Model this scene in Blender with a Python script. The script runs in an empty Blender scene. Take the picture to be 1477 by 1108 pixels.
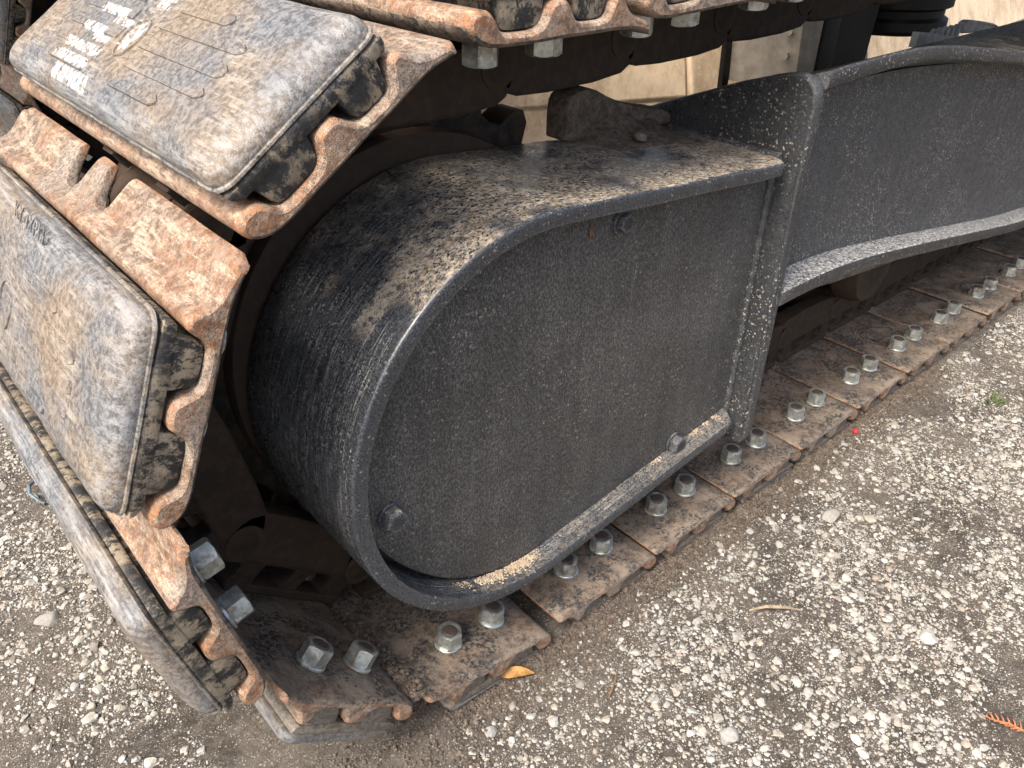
import bpy, bmesh, math, random
import numpy as np
from mathutils import Matrix, Vector, noise as mnoise

random.seed(7)
rng = np.random.default_rng(11)
SC = bpy.context.scene
COL = SC.collection
PI = math.pi

# ------------------------------------------------------------------ camera
cam_d = bpy.data.cameras.new('camera')
cam = bpy.data.objects.new('camera', cam_d)
COL.objects.link(cam)
right = Vector((0.7510, -0.6601, 0.0168))
down = Vector((-0.34609, -0.41517, -0.84134))
fwd = Vector((0.56233, 0.62604, -0.54024))
M = Matrix(((right.x, -down.x, -fwd.x, -0.41534),
            (right.y, -down.y, -fwd.y, -0.38537),
            (right.z, -down.z, -fwd.z, 0.65720),
            (0, 0, 0, 1)))
cam.matrix_world = M
cam_d.sensor_width = 36.0
cam_d.lens = 36.0 * 1150.86 / 1477.0
cam_d.clip_start = 0.01
cam_d.clip_end = 500.0
SC.camera = cam

# ------------------------------------------------------------------ sky and sun (soft, bright overcast)
SUN_AZ = math.radians(190.0)      # direction the light comes from, measured from +X towards +Y
SUN_EL = math.radians(52.0)
world = bpy.data.worlds.new('World')
SC.world = world
world.use_nodes = True
wn = world.node_tree
bg = wn.nodes['Background']
sky = wn.nodes.new('ShaderNodeTexSky')
sky.sky_type = 'NISHITA'
sky.sun_disc = False
sky.sun_elevation = SUN_EL
sky.sun_rotation = PI / 2 - SUN_AZ
sky.dust_density = 7.0
sky.air_density = 1.0
sky.ozone_density = 0.6
wn.links.new(sky.outputs[0], bg.inputs[0])
bg.inputs[1].default_value = 0.115
sun_d = bpy.data.lights.new('sun', 'SUN')
sun_d.energy = 1.5
sun_d.angle = math.radians(20.0)
sun_d.color = (1.0, 0.94, 0.84)
sun = bpy.data.objects.new('sun', sun_d)
COL.objects.link(sun)
sd = Vector((math.cos(SUN_EL) * math.cos(SUN_AZ), math.cos(SUN_EL) * math.sin(SUN_AZ), math.sin(SUN_EL)))
sun.rotation_euler = sd.to_track_quat('Z', 'Y').to_euler()
vs = SC.view_settings
vs.view_transform = 'Standard'
vs.look = 'None'
vs.gamma = 1.0
vs.use_curve_mapping = False
vs.exposure = 1.55
SC.cycles.max_bounces = 6
SC.cycles.diffuse_bounces = 4
SC.cycles.glossy_bounces = 3


# ------------------------------------------------------------------ material helpers
class NT:
    def __init__(s, name):
        s.m = bpy.data.materials.new(name)
        s.m.use_nodes = True
        s.t = s.m.node_tree
        s.b = s.t.nodes['Principled BSDF']

    def n(s, kind, **kw):
        x = s.t.nodes.new('ShaderNode' + kind)
        for k, v in kw.items():
            setattr(x, k, v)
        return x

    def put(s, sock, v):
        if v is None:
            return
        if hasattr(v, 'is_output') or isinstance(v, bpy.types.NodeSocket):
            s.t.links.new(v, sock)
        elif isinstance(v, (tuple, list)) and len(v) == 3 and sock.type == 'RGBA':
            sock.default_value = (*v, 1)
        else:
            sock.default_value = v

    def coords(s, rand=True):
        tc = s.n('TexCoord')
        if not rand:
            return tc.outputs['Object']
        oi = s.n('ObjectInfo')
        mu = s.n('VectorMath', operation='SCALE')
        s.put(mu.inputs[0], (17.3, 9.1, 23.7))
        s.put(mu.inputs['Scale'], oi.outputs['Random'])
        ad = s.n('VectorMath', operation='ADD')
        s.put(ad.inputs[0], tc.outputs['Object'])
        s.put(ad.inputs[1], mu.outputs[0])
        return ad.outputs[0]

    def scale(s, vec, sc):
        mp = s.n('Mapping')
        s.put(mp.inputs['Vector'], vec)
        mp.inputs['Scale'].default_value = sc
        return mp.outputs[0]

    def noise(s, vec, scale, detail=5.0, rough=0.6, dist=0.0):
        x = s.n('TexNoise')
        s.put(x.inputs['Vector'], vec)
        x.inputs['Scale'].default_value = scale
        x.inputs['Detail'].default_value = min(detail, max(2.0, math.log2(5000.0 / scale)))
        x.inputs['Roughness'].default_value = rough
        x.inputs['Distortion'].default_value = dist
        return x.outputs[0]

    def voro(s, vec, scale, feature='F1', rnd=1.0):
        x = s.n('TexVoronoi', feature=feature)
        s.put(x.inputs['Vector'], vec)
        x.inputs['Scale'].default_value = scale
        x.inputs['Randomness'].default_value = rnd
        return x.outputs['Distance']

    def ramp(s, v, a, b, lo=0.0, hi=1.0):
        x = s.n('MapRange')
        x.interpolation_type = 'SMOOTHSTEP'
        s.put(x.inputs[0], v)
        x.inputs[1].default_value = a
        x.inputs[2].default_value = b
        x.inputs[3].default_value = lo
        x.inputs[4].default_value = hi
        return x.outputs[0]

    def math(s, op, a, b=None, clamp=False):
        x = s.n('Math', operation=op)
        x.use_clamp = clamp
        s.put(x.inputs[0], a)
        if b is not None:
            s.put(x.inputs[1], b)
        return x.outputs[0]

    def mix(s, f, a, b):
        x = s.n('Mix', data_type='RGBA')
        s.put(x.inputs[0], f)
        s.put(x.inputs[6], a)
        s.put(x.inputs[7], b)
        return x.outputs[2]

    def sep(s, vec):
        x = s.n('SeparateXYZ')
        s.put(x.inputs[0], vec)
        return x.outputs

    def normal_z(s):
        g = s.n('NewGeometry')
        return s.sep(g.outputs['Normal'])[2]

    def pointy(s, a=0.50, b=0.56):
        g = s.n('NewGeometry')
        return s.ramp(g.outputs['Pointiness'], a, b)

    def bump(s, h, strength=0.4, dist=0.001, prev=None):
        x = s.n('Bump')
        x.inputs['Strength'].default_value = strength
        x.inputs['Distance'].default_value = dist
        s.put(x.inputs['Height'], h)
        if prev is not None:
            s.put(x.inputs['Normal'], prev)
        return x.outputs[0]

    def done(s, color, rough=0.8, metal=0.0, normal=None, spec=None):
        s.put(s.b.inputs['Base Color'], color)
        s.put(s.b.inputs['Roughness'], rough)
        s.put(s.b.inputs['Metallic'], metal)
        if normal is not None:
            s.put(s.b.inputs['Normal'], normal)
        if spec is not None:
            s.put(s.b.inputs['Specular IOR Level'], spec)
        return s.m


def mat_plain(name, col, rough=0.8, metal=0.0, bump=0.25, var=0.25, scale=60):
    t = NT(name)
    v = t.coords()
    n = t.noise(v, scale, 6)
    c = t.mix(t.ramp(n, 0.35, 0.65), tuple(x * (1 - var) for x in col), tuple(min(1, x * (1 + var)) for x in col))
    return t.done(c, rough, metal, t.bump(t.noise(v, scale * 5, 4), bump, 0.0008))


def mat_rust_outer(name='rusted_worn_steel'):
    """outer side of the shoes: earth-brown steel, orange rust on ridges, pale scuffs"""
    t = NT(name)
    v = t.coords()
    big = t.noise(v, 16, 6, 0.66)
    mid = t.noise(v, 130, 10, 0.80)
    pits = t.noise(v, 330, 8, 0.82)
    fine = t.noise(v, 800, 5, 0.82)
    wash = t.noise(t.scale(v, (1.0, 0.22, 1.0)), 120, 9, 0.78)
    c = t.mix(t.ramp(mid, 0.41, 0.59), (0.105, 0.078, 0.060), (0.285, 0.225, 0.175))
    c = t.mix(t.ramp(wash, 0.50, 0.60, 0, 0.65), c, (0.47, 0.40, 0.315))
    rust = t.math('MULTIPLY', t.ramp(pits, 0.46, 0.56), t.ramp(big, 0.58, 0.42, 0.06, 0.68))
    c = t.mix(rust, c, t.mix(t.ramp(fine, 0.42, 0.6), (0.17, 0.068, 0.030), (0.37, 0.165, 0.066)))
    grey = t.ramp(t.noise(v, 10, 5, 0.65), 0.52, 0.62, 0, 0.75)
    c = t.mix(grey, c, t.mix(t.ramp(pits, 0.42, 0.58), (0.115, 0.10, 0.09), (0.33, 0.295, 0.255)))
    edge = t.math('MULTIPLY', t.pointy(0.515, 0.60), t.ramp(pits, 0.40, 0.54, 0.1, 0.85))
    c = t.mix(edge, c, (0.42, 0.165, 0.055))
    c = t.mix(t.ramp(fine, 0.55, 0.66, 0, 0.75), c, (0.065, 0.042, 0.032))
    h = t.math('ADD', t.math('MULTIPLY', mid, 0.7), t.math('MULTIPLY', pits, 0.8))
    nb = t.bump(h, 0.9, 0.0016)
    nb = t.bump(fine, 0.5, 0.0006, nb)
    return t.done(c, t.ramp(mid, 0.3, 0.7, 0.5, 0.85), 0.0, nb, 0.4)


def mat_rust_inner(name='dark_rusted_steel'):
    """inner side of the shoes: dark brown-grey with black paint remains"""
    t = NT(name)
    v = t.coords()
    big = t.noise(v, 24, 6, 0.66)
    mid = t.noise(v, 150, 9, 0.80)
    fine = t.noise(v, 700, 5, 0.82)
    c = t.mix(t.ramp(mid, 0.40, 0.60), (0.085, 0.068, 0.055), (0.20, 0.165, 0.132))
    c = t.mix(t.ramp(big, 0.46, 0.62, 0, 0.75), c, (0.255, 0.21, 0.165))
    orange = t.math('MULTIPLY', t.ramp(t.noise(v, 300, 8, 0.82), 0.50, 0.60), t.ramp(t.noise(v, 25, 3), 0.46, 0.64, 0.05, 0.6))
    c = t.mix(orange, c, (0.29, 0.15, 0.075))
    blk = t.math('MULTIPLY', t.ramp(t.noise(v, 230, 8, 0.8), 0.47, 0.55), t.ramp(t.noise(v, 30, 4), 0.46, 0.56))
    c = t.mix(blk, c, (0.030, 0.034, 0.038))
    c = t.mix(t.math('MULTIPLY', t.pointy(0.53, 0.62), t.ramp(mid, 0.4, 0.56, 0.0, 0.4)), c, (0.32, 0.20, 0.115))
    c = t.mix(t.ramp(fine, 0.54, 0.66, 0, 0.7), c, (0.042, 0.032, 0.027))
    nb = t.bump(mid, 0.6, 0.0012)
    nb = t.bump(fine, 0.5, 0.0006, nb)
    return t.done(c, t.ramp(mid, 0.3, 0.7, 0.45, 0.8), 0.0, nb, 0.4)


def mat_rust_chain():
    t = NT('oily_brown_chain_steel')
    v = t.coords()
    mid = t.noise(v, 80, 7, 0.7, 0.4)
    c = t.mix(t.ramp(mid, 0.4, 0.65), (0.010, 0.008, 0.006), (0.040, 0.027, 0.018))
    c = t.mix(t.math('MULTIPLY', t.pointy(0.505, 0.57), 0.6), c, (0.060, 0.038, 0.025))
    return t.done(c, 0.7, 0.0, t.bump(mid, 0.5, 0.0012), 0.35)


def mat_rubber(name, white=False, dusty=False):
    t = NT(name)
    tc = t.coords(False)
    v = t.coords()
    x, y, z = t.sep(tc)[:3]
    big = t.noise(t.scale(v, (1.0, 0.6, 1.0)), 9, 7, 0.62)
    mid = t.noise(v, 240, 10, 0.80)
    scuff = t.noise(t.scale(v, (1.0, 0.10, 1.0)), 260, 8, 0.75)
    fine = t.noise(v, 800, 5, 0.82)
    dust = t.mix(t.ramp(mid, 0.40, 0.60), (0.115, 0.092, 0.071), (0.225, 0.182, 0.138))
    slate = t.mix(t.ramp(mid, 0.40, 0.60), (0.060, 0.067, 0.078), (0.150, 0.161, 0.178))
    c = t.mix(t.ramp(big, 0.40, 0.62), dust, slate)
    pale = t.math('MULTIPLY', t.ramp(scuff, 0.50, 0.60), t.ramp(t.noise(v, 20, 4), 0.42, 0.60))
    c = t.mix(t.math('MULTIPLY', pale, 0.45), c, (0.36, 0.33, 0.285))
    c = t.mix(t.ramp(fine, 0.54, 0.68, 0, 0.5), c, (0.070, 0.062, 0.056))
    # below the seam the rubber is clean black except for dried mud smears
    smear = t.math('MULTIPLY', t.ramp(t.noise(t.scale(v, (1.0, 1.0, 0.6)), 90, 10, 0.82), 0.45, 0.55), t.ramp(t.noise(v, 30, 4), 0.36, 0.52))
    blk = t.mix(t.math('MULTIPLY', smear, 0.85), (0.013, 0.015, 0.017), (0.27, 0.225, 0.165))
    up = t.ramp(t.math('ADD', z, t.math('MULTIPLY', t.math('SUBTRACT', mid, 0.5), 0.03)), -0.043, -0.031, 1.0, 0.0)
    if dusty:
        blk = t.mix(t.ramp(mid, 0.40, 0.60), (0.085, 0.075, 0.063), (0.19, 0.165, 0.135))
    c = t.mix(up, blk, c)
    rub = t.math('MAXIMUM', t.ramp(t.math('ABSOLUTE', x), 0.044, 0.058), t.ramp(t.math('ABSOLUTE', t.math('SUBTRACT', y, 0.201)), 0.172, 0.192))
    edge = t.math('MULTIPLY', t.math('MULTIPLY', rub, t.ramp(scuff, 0.44, 0.57)), up)
    c = t.mix(t.math('MULTIPLY', edge, 0.4), c, (0.31, 0.325, 0.34))
    if white:
        tot = None
        st = t.noise(t.scale(tc, (1.0, 1.9, 0.0)), 130, 5, 0.6, 0.9)
        for (u, y0, y1, hw) in ((0.037, 0.225, 0.291, .0040), (0.0490, 0.205, 0.277, .0052), (0.0255, 0.222, 0.292, .0036),
                                (0.0085, 0.243, 0.287, .0034), (-0.0095, 0.232, 0.285, .0036), (-0.0265, 0.188, 0.215, .0042),
                                (0.0045, 0.192, 0.212, .0120), (0.015, 0.226, 0.26, .003), (-0.003, 0.216, 0.25, .003)):
            du = t.ramp(t.math('ABSOLUTE', t.math('SUBTRACT', x, u)), hw * 1.25, hw * 0.75)
            ya = t.ramp(y, y0, y0 + 0.004)
            yb = t.ramp(y, y1, y1 - 0.004)
            k = t.math('MULTIPLY', du, t.math('MULTIPLY', ya, yb))
            tot = k if tot is None else t.math('MAXIMUM', tot, k)
        wm = t.math('MULTIPLY', t.math('MULTIPLY', tot, t.ramp(st, 0.485, 0.52)), t.ramp(mid, 0.38, 0.46))
        wm = t.math('MULTIPLY', wm, up)
        c = t.mix(t.math('MULTIPLY', wm, 0.95), c, (0.80, 0.78, 0.72))
    nb = t.bump(mid, 0.6, 0.0014)
    nb = t.bump(fine, 0.5, 0.0006, nb)
    return t.done(c, t.ramp(mid, 0.38, 0.62, 0.42, 0.75), 0.0, nb, 0.5)


def mat_black(name, dots=0.5, top=0.5, streak=None, base=(0.014, 0.0165, 0.021), rough=(0.26, 0.5), grain=0.0, lay_at=0.80, film_k=0.2, film_c=(0.185, 0.18, 0.17), spec=0.3, ledge=False, dust=((0.34, 0.265, 0.18), (0.60, 0.53, 0.42))):
    """blue-black satin enamel with dust dots, dust lying on level faces, scuffs and chipped edges"""
    t = NT(name)
    tc = t.coords(False)
    x, y, z = t.sep(tc)[:3]
    big = t.noise(tc, 9, 5, 0.65)
    mid = t.noise(tc, 85, 9, 0.80)
    fine = t.noise(tc, 600, 6, 0.82)
    c = t.mix(t.ramp(big, 0.4, 0.65), base, tuple(b * 1.5 for b in base))
    # thin dust film (on the drum a painted sheen), washed into faint vertical runs
    runs = t.noise(t.scale(tc, (1.0, 1.0, 0.05)), 70, 6, 0.7)
    film = t.math('MULTIPLY', t.math('MULTIPLY', t.ramp(fine, 0.40, 0.62), t.ramp(runs, 0.35, 0.65, 0.6, 1.0)), film_k)
    c = t.mix(film, c, film_c)
    if grain:
        g = t.noise(t.scale(tc, (1.0, 1.0, 0.5)), 560, 7, 0.84)
        gm = t.math('MULTIPLY', t.math('MULTIPLY', t.ramp(g, 0.47, 0.60), t.ramp(runs, 0.36, 0.62, 0.75, 1.0)), t.ramp(big, 0.34, 0.62, 0.6, 1.0))
        c = t.mix(t.math('MULTIPLY', gm, grain), c, (0.27, 0.266, 0.254))
    # dots of dried spray
    vd = t.voro(tc, 310)
    keep = t.ramp(t.noise(tc, 260, 3, 0.6), 0.60 - 0.12 * dots, 0.68 - 0.12 * dots)
    patch = t.ramp(t.noise(tc, 12, 4), 0.38, 0.60, 0.15, 1.0)
    dd = t.math('MULTIPLY', t.math('MULTIPLY', t.ramp(vd, 0.42, 0.26), keep), patch)
    c = t.mix(t.math('MULTIPLY', dd, 0.25 + 0.6 * dots), c, (0.50, 0.46, 0.38))
    # a few long hairline scratches
    sc1 = t.noise(t.scale(tc, (1.0, 1.0, 0.03)), 240, 3, 0.6, 0.3)
    c = t.mix(t.math('MULTIPLY', t.ramp(sc1, 0.67, 0.71), 0.25), c, (0.20, 0.20, 0.195))
    roughv = t.ramp(mid, 0.36, 0.64, rough[0], rough[1])
    if streak is not None:
        cen, rad = streak
        # scuffs that run round the rolled sheet: coordinates (angle, across)
        ang = t.math('ARCTAN2', t.math('SUBTRACT', z, cen[1]), t.math('SUBTRACT', x, cen[0]))
        cb = t.n('CombineXYZ')
        t.put(cb.inputs[0], t.math('MULTIPLY', ang, 1.3))
        t.put(cb.inputs[1], t.math('MULTIPLY', y, 120.0))
        sn = t.noise(cb.outputs[0], 3.4, 10, 0.80)
        brk = t.ramp(fine, 0.42, 0.58)
        off_rim = t.ramp(y, 0.0155, 0.019)
        sm = t.math('MULTIPLY', t.math('MULTIPLY', t.ramp(sn, 0.50, 0.60), brk), off_rim)
        c = t.mix(t.math('MULTIPLY', sm, 0.75), c, (0.33, 0.33, 0.32))
        c2 = t.n('CombineXYZ')
        t.put(c2.inputs[0], t.math('MULTIPLY', ang, 0.8))
        t.put(c2.inputs[1], t.math('MULTIPLY', y, 420.0))
        s2 = t.noise(c2.outputs[0], 3.0, 4, 0.6)
        c = t.mix(t.math('MULTIPLY', t.ramp(s2, 0.58, 0.66, 0, 0.75), t.math('MULTIPLY', off_rim, t.ramp(fine, 0.36, 0.54))), c, (0.40, 0.41, 0.41))
        # one smear of dried earth near the rim
        sx = t.noise(tc, 70, 5, 0.7)
        a1 = t.ramp(t.math('ABSOLUTE', t.math('SUBTRACT', t.math('ADD', y, t.math('MULTIPLY', t.math('SUBTRACT', sx, 0.5), 0.055)), 0.052)), 0.010, 0.004)
        a2 = t.math('MULTIPLY', t.ramp(ang, 2.02, 2.12), t.ramp(ang, 2.50, 2.36))
        wdt = t.ramp(fine, 0.36, 0.5)
        c = t.mix(t.math('MULTIPLY', t.math('MULTIPLY', a1, a2), t.math('MULTIPLY', wdt, 0.8)), c, (0.38, 0.345, 0.285))
    edge = t.math('MULTIPLY', t.pointy(0.52, 0.60), t.ramp(fine, 0.40, 0.56, 0.2, 1.0))
    c = t.mix(t.math('MULTIPLY', edge, 0.45), c, (0.22, 0.23, 0.245))
    if top:
        nz = t.normal_z()
        clump = t.noise(tc, 20, 7, 0.72)
        lay = t.ramp(t.math('ADD', nz, t.math('MULTIPLY', t.math('SUBTRACT', clump, 0.5), 1.5)), lay_at, lay_at + 0.36)
        spk = t.ramp(t.noise(t.scale(tc, (0.8, 1.1, 1.0)), 330, 9, 0.84), 0.43, 0.54)
        if ledge:            # the sheltered inner ledge at the bottom catches less dust
            lay = t.math('MULTIPLY', lay, t.ramp(z, 0.14, 0.24, 0.3, 1.0))
        lm = t.math('MULTIPLY', t.math('MULTIPLY', lay, spk), top)
        dust2 = t.mix(t.ramp(t.noise(tc, 150, 6, 0.75), 0.42, 0.58), dust[0], dust[1])
        c = t.mix(lm, c, dust2)
        roughv = t.math('ADD', roughv, t.math('MULTIPLY', lm, 0.45), True)
    nb = t.bump(fine, 0.22, 0.0006)
    nb = t.bump(t.noise(tc, 40, 4), 0.15, 0.0015, nb)
    return t.done(c, roughv, 0.0, nb, spec)


def mat_zinc():
    t = NT('zinc_plated_steel')
    v = t.coords()
    m = t.noise(v, 130, 5, 0.65)
    c = t.mix(t.ramp(m, 0.4, 0.66), (0.42, 0.46, 0.44), (0.68, 0.71, 0.68))
    c = t.mix(t.ramp(t.noise(v, 55, 6, 0.7), 0.50, 0.64, 0, 0.75), c, (0.23, 0.185, 0.13))
    return t.done(c, t.ramp(m, 0.3, 0.7, 0.30, 0.50), 0.75, t.bump(m, 0.15, 0.0006))


def mat_soil():
    t = NT('dark_damp_soil')
    v = t.coords(False)
    big = t.noise(v, 6, 6, 0.65)
    mid = t.noise(v, 60, 9, 0.78)
    fine = t.noise(v, 380, 6, 0.82)
    c = t.mix(t.ramp(mid, 0.36, 0.64), (0.060, 0.052, 0.045), (0.138, 0.123, 0.107))
    c = t.mix(t.ramp(big, 0.44, 0.62, 0, 0.5), c, (0.20, 0.172, 0.145))
    g1 = t.math('MULTIPLY', t.ramp(t.voro(v, 420), 0.36, 0.18), t.ramp(t.noise(v, 90, 3), 0.40, 0.58))
    c = t.mix(t.math('MULTIPLY', g1, 0.8), c, (0.42, 0.395, 0.34))
    g2 = t.math('MULTIPLY', t.ramp(t.voro(v, 190), 0.30, 0.18), t.ramp(t.noise(v, 150, 2), 0.50, 0.60))
    c = t.mix(t.math('MULTIPLY', g2, 0.8), c, (0.36, 0.32, 0.265))
    c = t.mix(t.ramp(fine, 0.52, 0.66, 0, 0.8), c, (0.045, 0.034, 0.027))
    nb = t.bump(mid, 0.9, 0.006)
    nb = t.bump(fine, 1.0, 0.003, nb)
    return t.done(c, 0.92, 0.0, nb, 0.25)


def mat_stone():
    t = NT('pale_crushed_stone')
    at = t.n('Attribute')
    at.attribute_name = 'stone_colour'
    v = t.coords(False)
    m = t.noise(v, 260, 5, 0.7)
    c = t.mix(t.ramp(m, 0.42, 0.62, 0, 0.55), at.outputs['Color'], (0.19, 0.172, 0.15))
    return t.done(c, 0.85, 0.0, t.bump(t.noise(v, 700, 4, 0.7), 0.5, 0.0006), 0.3)


MAT = {}
MAT['outer'] = mat_rust_outer()
MAT['inner'] = mat_rust_inner()
MAT['chain'] = mat_rust_chain()
MAT['rubber'] = mat_rubber('dusty_black_rubber')
MAT['rubber_marked'] = mat_rubber('dusty_rubber_white_paint_marks', True)
MAT['rubber_ground'] = mat_rubber('dust_coated_rubber', False, True)
MAT['zinc'] = mat_zinc()
MAT['stud'] = mat_plain('rusty_bolt_end', (0.055, 0.042, 0.034), 0.6)
MAT['drum'] = mat_black('scratched_black_enamel', 0.5, 0.9, ((-0.022, 0.2603), 0.19), rough=(0.20, 0.34), base=(0.014, 0.017, 0.022), film_k=0.38, film_c=(0.17, 0.186, 0.212), lay_at=0.72, spec=0.6, ledge=True)  # bluish film colour paints in the sky sheen of the guard
MAT['panel'] = mat_black('dust_grained_black_enamel', 0.45, 0.5, None, (0.018, 0.018, 0.0182), (0.36, 0.55), 0.50, film_k=0.25, film_c=(0.17, 0.168, 0.162))
MAT['plate'] = mat_black('dusty_black_enamel', 0.85, 0.8, rough=(0.24, 0.48), grain=0.08, lay_at=0.95, film_k=0.14, spec=0.4)
MAT['web'] = mat_black('speckled_black_enamel', 1.0, 0.4, None, (0.010, 0.0108, 0.0115), (0.36, 0.55), 0.0, film_k=0.02, spec=0.25)
MAT['ledge'] = mat_black('black_enamel_painted_sheen', 0.7, 0.85, rough=(0.24, 0.44), lay_at=0.55, film_k=0.14, spec=0.45, dust=((0.27, 0.275, 0.28), (0.52, 0.525, 0.52)))  # pale grey on upward faces is a painted sky highlight
MAT['bolt'] = mat_black('black_bolt_enamel', 0.6, 0.6, rough=(0.3, 0.5))
MAT['soil'] = mat_soil()
MAT['stone'] = mat_stone()


# ------------------------------------------------------------------ mesh helpers
def obj(name, verts, faces, mats, parent=None, smooth=30, loc=None, rot=None, fix=True):
    me = bpy.data.meshes.new(name)
    me.from_pydata([tuple(v) for v in verts], [], [tuple(f) for f in faces])
    return obj_me(name, me, mats, parent, smooth, loc, rot, fix)


def obj_me(name, me, mats, parent=None, smooth=30, loc=None, rot=None, fix=True):
    if not isinstance(mats, (list, tuple)):
        mats = [mats]
    for m in mats:
        me.materials.append(MAT[m] if isinstance(m, str) else m)
    if fix:
        bm = bmesh.new()
        bm.from_mesh(me)
        bmesh.ops.recalc_face_normals(bm, faces=bm.faces)
        bm.to_mesh(me)
        bm.free()
    if smooth:
        me.shade_smooth()
        me.set_sharp_from_angle(angle=math.radians(smooth))
        flat_caps(me)
    o = bpy.data.objects.new(name, me)
    COL.objects.link(o)
    if parent is not None:
        o.parent = parent
    if loc is not None:
        o.location = loc
    if rot is not None:
        o.rotation_euler = rot
    return o


def empty(name, loc, label, cat, group=None):
    o = bpy.data.objects.new(name, None)
    o.empty_display_size = 0.05
    COL.objects.link(o)
    o.location = loc
    return tag(o, label, cat, group)


def tag(o, label, cat, group=None, kind=None):
    if label:
        o['label'] = label
    if cat:
        o['category'] = cat
    if group:
        o['group'] = group
    if kind:
        o['kind'] = kind
    return o


def flat_caps(me):
    for p in me.polygons:
        if p.loop_total > 6:
            p.use_smooth = False


class MB:
    """collects shapes into one mesh"""

    def __init__(s):
        s.v = []
        s.f = []

    def add(s, verts, faces):
        k = len(s.v)
        s.v += [tuple(x) for x in verts]
        s.f += [tuple(i + k for i in f) for f in faces]
        return s

    def box(s, a, b):
        (x0, y0, z0), (x1, y1, z1) = a, b
        return s.add([(x0, y0, z0), (x1, y0, z0), (x1, y1, z0), (x0, y1, z0), (x0, y0, z1), (x1, y0, z1), (x1, y1, z1), (x0, y1, z1)],
                     [(0, 3, 2, 1), (4, 5, 6, 7), (0, 1, 5, 4), (1, 2, 6, 5), (2, 3, 7, 6), (3, 0, 4, 7)])

    def prism(s, poly, a, b, axis='y', bev=0.0, fan=False):
        """extrude a 2D polygon between a and b; axis y: poly is (x, z); x: (y, z); z: (x, y)"""
        def P(q, h):
            if axis == 'y':
                return (q[0], h, q[1])
            if axis == 'x':
                return (h, q[0], q[1])
            return (q[0], q[1], h)
        if bev:
            sg = 1 if b > a else -1
            ins = inset(poly, bev)
            mids = inset(poly, bev * 0.3)
            rings = [(ins, a), (mids, a + sg * bev * 0.3), (poly, a + sg * bev), (poly, b - sg * bev), (mids, b - sg * bev * 0.3), (ins, b)]
        else:
            rings = [(poly, a), (poly, b)]
        n = len(poly)
        vs_ = []
        for r, h in rings:
            vs_ += [P(q, h) for q in r]
        fs = []
        for k in range(len(rings) - 1):
            for i in range(n):
                j = (i + 1) % n
                fs.append((k * n + i, k * n + j, (k + 1) * n + j, (k + 1) * n + i))
        if fan:
            s.fan(vs_, fs, 0, n)
            s.fan(vs_, fs, (len(rings) - 1) * n, n)
        else:
            fs.append(tuple(range(n - 1, -1, -1)))
            fs.append(tuple((len(rings) - 1) * n + i for i in range(n)))
        return s.add(vs_, fs)

    @staticmethod
    def fan(vs_, fs, k, n):
        c = len(vs_)
        vs_.append(tuple(sum(vs_[k + i][j] for i in range(n)) / n for j in range(3)))
        for i in range(n):
            fs.append((k + i, k + (i + 1) % n, c))

    def loft(s, loops, cap=(True, True), fan=False):
        n = len(loops[0])
        vs_ = [p for l in loops for p in l]
        fs = []
        for k in range(len(loops) - 1):
            for i in range(n):
                j = (i + 1) % n
                fs.append((k * n + i, k * n + j, (k + 1) * n + j, (k + 1) * n + i))
        if fan:
            s.fan(vs_, fs, 0, n)
            s.fan(vs_, fs, (len(loops) - 1) * n, n)
            return s.add(vs_, fs)
        if cap[0]:
            fs.append(tuple(range(n - 1, -1, -1)))
        if cap[1]:
            fs.append(tuple((len(loops) - 1) * n + i for i in range(n)))
        return s.add(vs_, fs)

    def lathe(s, prof, seg=32, cen=(0, 0, 0), axis='y'):
        loops = []
        for r, h in prof:
            L = []
            for i in range(seg):
                a = 2 * PI * i / seg
                if axis == 'y':
                    L.append((cen[0] + r * math.cos(a), cen[1] + h, cen[2] + r * math.sin(a)))
                elif axis == 'x':
                    L.append((cen[0] + h, cen[1] + r * math.cos(a), cen[2] + r * math.sin(a)))
                else:
                    L.append((cen[0] + r * math.cos(a), cen[1] + r * math.sin(a), cen[2] + h))
            loops.append(L)
        return s.loft(loops)

    def tube(s, pts, rad, seg=8):
        pts = [Vector(p) for p in pts]
        loops = []
        for i, p in enumerate(pts):
            d = (pts[min(i + 1, len(pts) - 1)] - pts[max(i - 1, 0)]).normalized()
            up = Vector((0, 0, 1)) if abs(d.z) < 0.9 else Vector((1, 0, 0))
            a = d.cross(up).normalized()
            b = d.cross(a)
            r = rad[i] if isinstance(rad, (list, tuple)) else rad
            loops.append([p + a * (r * math.cos(2 * PI * k / seg)) + b * (r * math.sin(2 * PI * k / seg)) for k in range(seg)])
        return s.loft(loops)

    def make(s, name, mats, parent=None, smooth=30, **kw):
        return obj(name, s.v, s.f, mats, parent, smooth, **kw)


def area2(poly):
    return sum(poly[i][0] * poly[(i + 1) % len(poly)][1] - poly[(i + 1) % len(poly)][0] * poly[i][1] for i in range(len(poly)))


def inset(poly, d):
    n = len(poly)
    sg = 1 if area2(poly) > 0 else -1
    out = []
    for i in range(n):
        p0, p1, p2 = Vector(poly[i - 1]), Vector(poly[i]), Vector(poly[(i + 1) % n])
        e1, e2 = p1 - p0, p2 - p1
        if e1.length < 1e-9 or e2.length < 1e-9:
            out.append(tuple(p1))
            continue
        e1.normalize()
        e2.normalize()
        n1 = Vector((-e1.y, e1.x)) * sg
        n2 = Vector((-e2.y, e2.x)) * sg
        b = n1 + n2
        if b.length < 1e-6:
            b = n1.copy()
        b.normalize()
        k = max(0.45, b.dot(n1))
        out.append(tuple(p1 + b * (d / k)))
    return out


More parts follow.
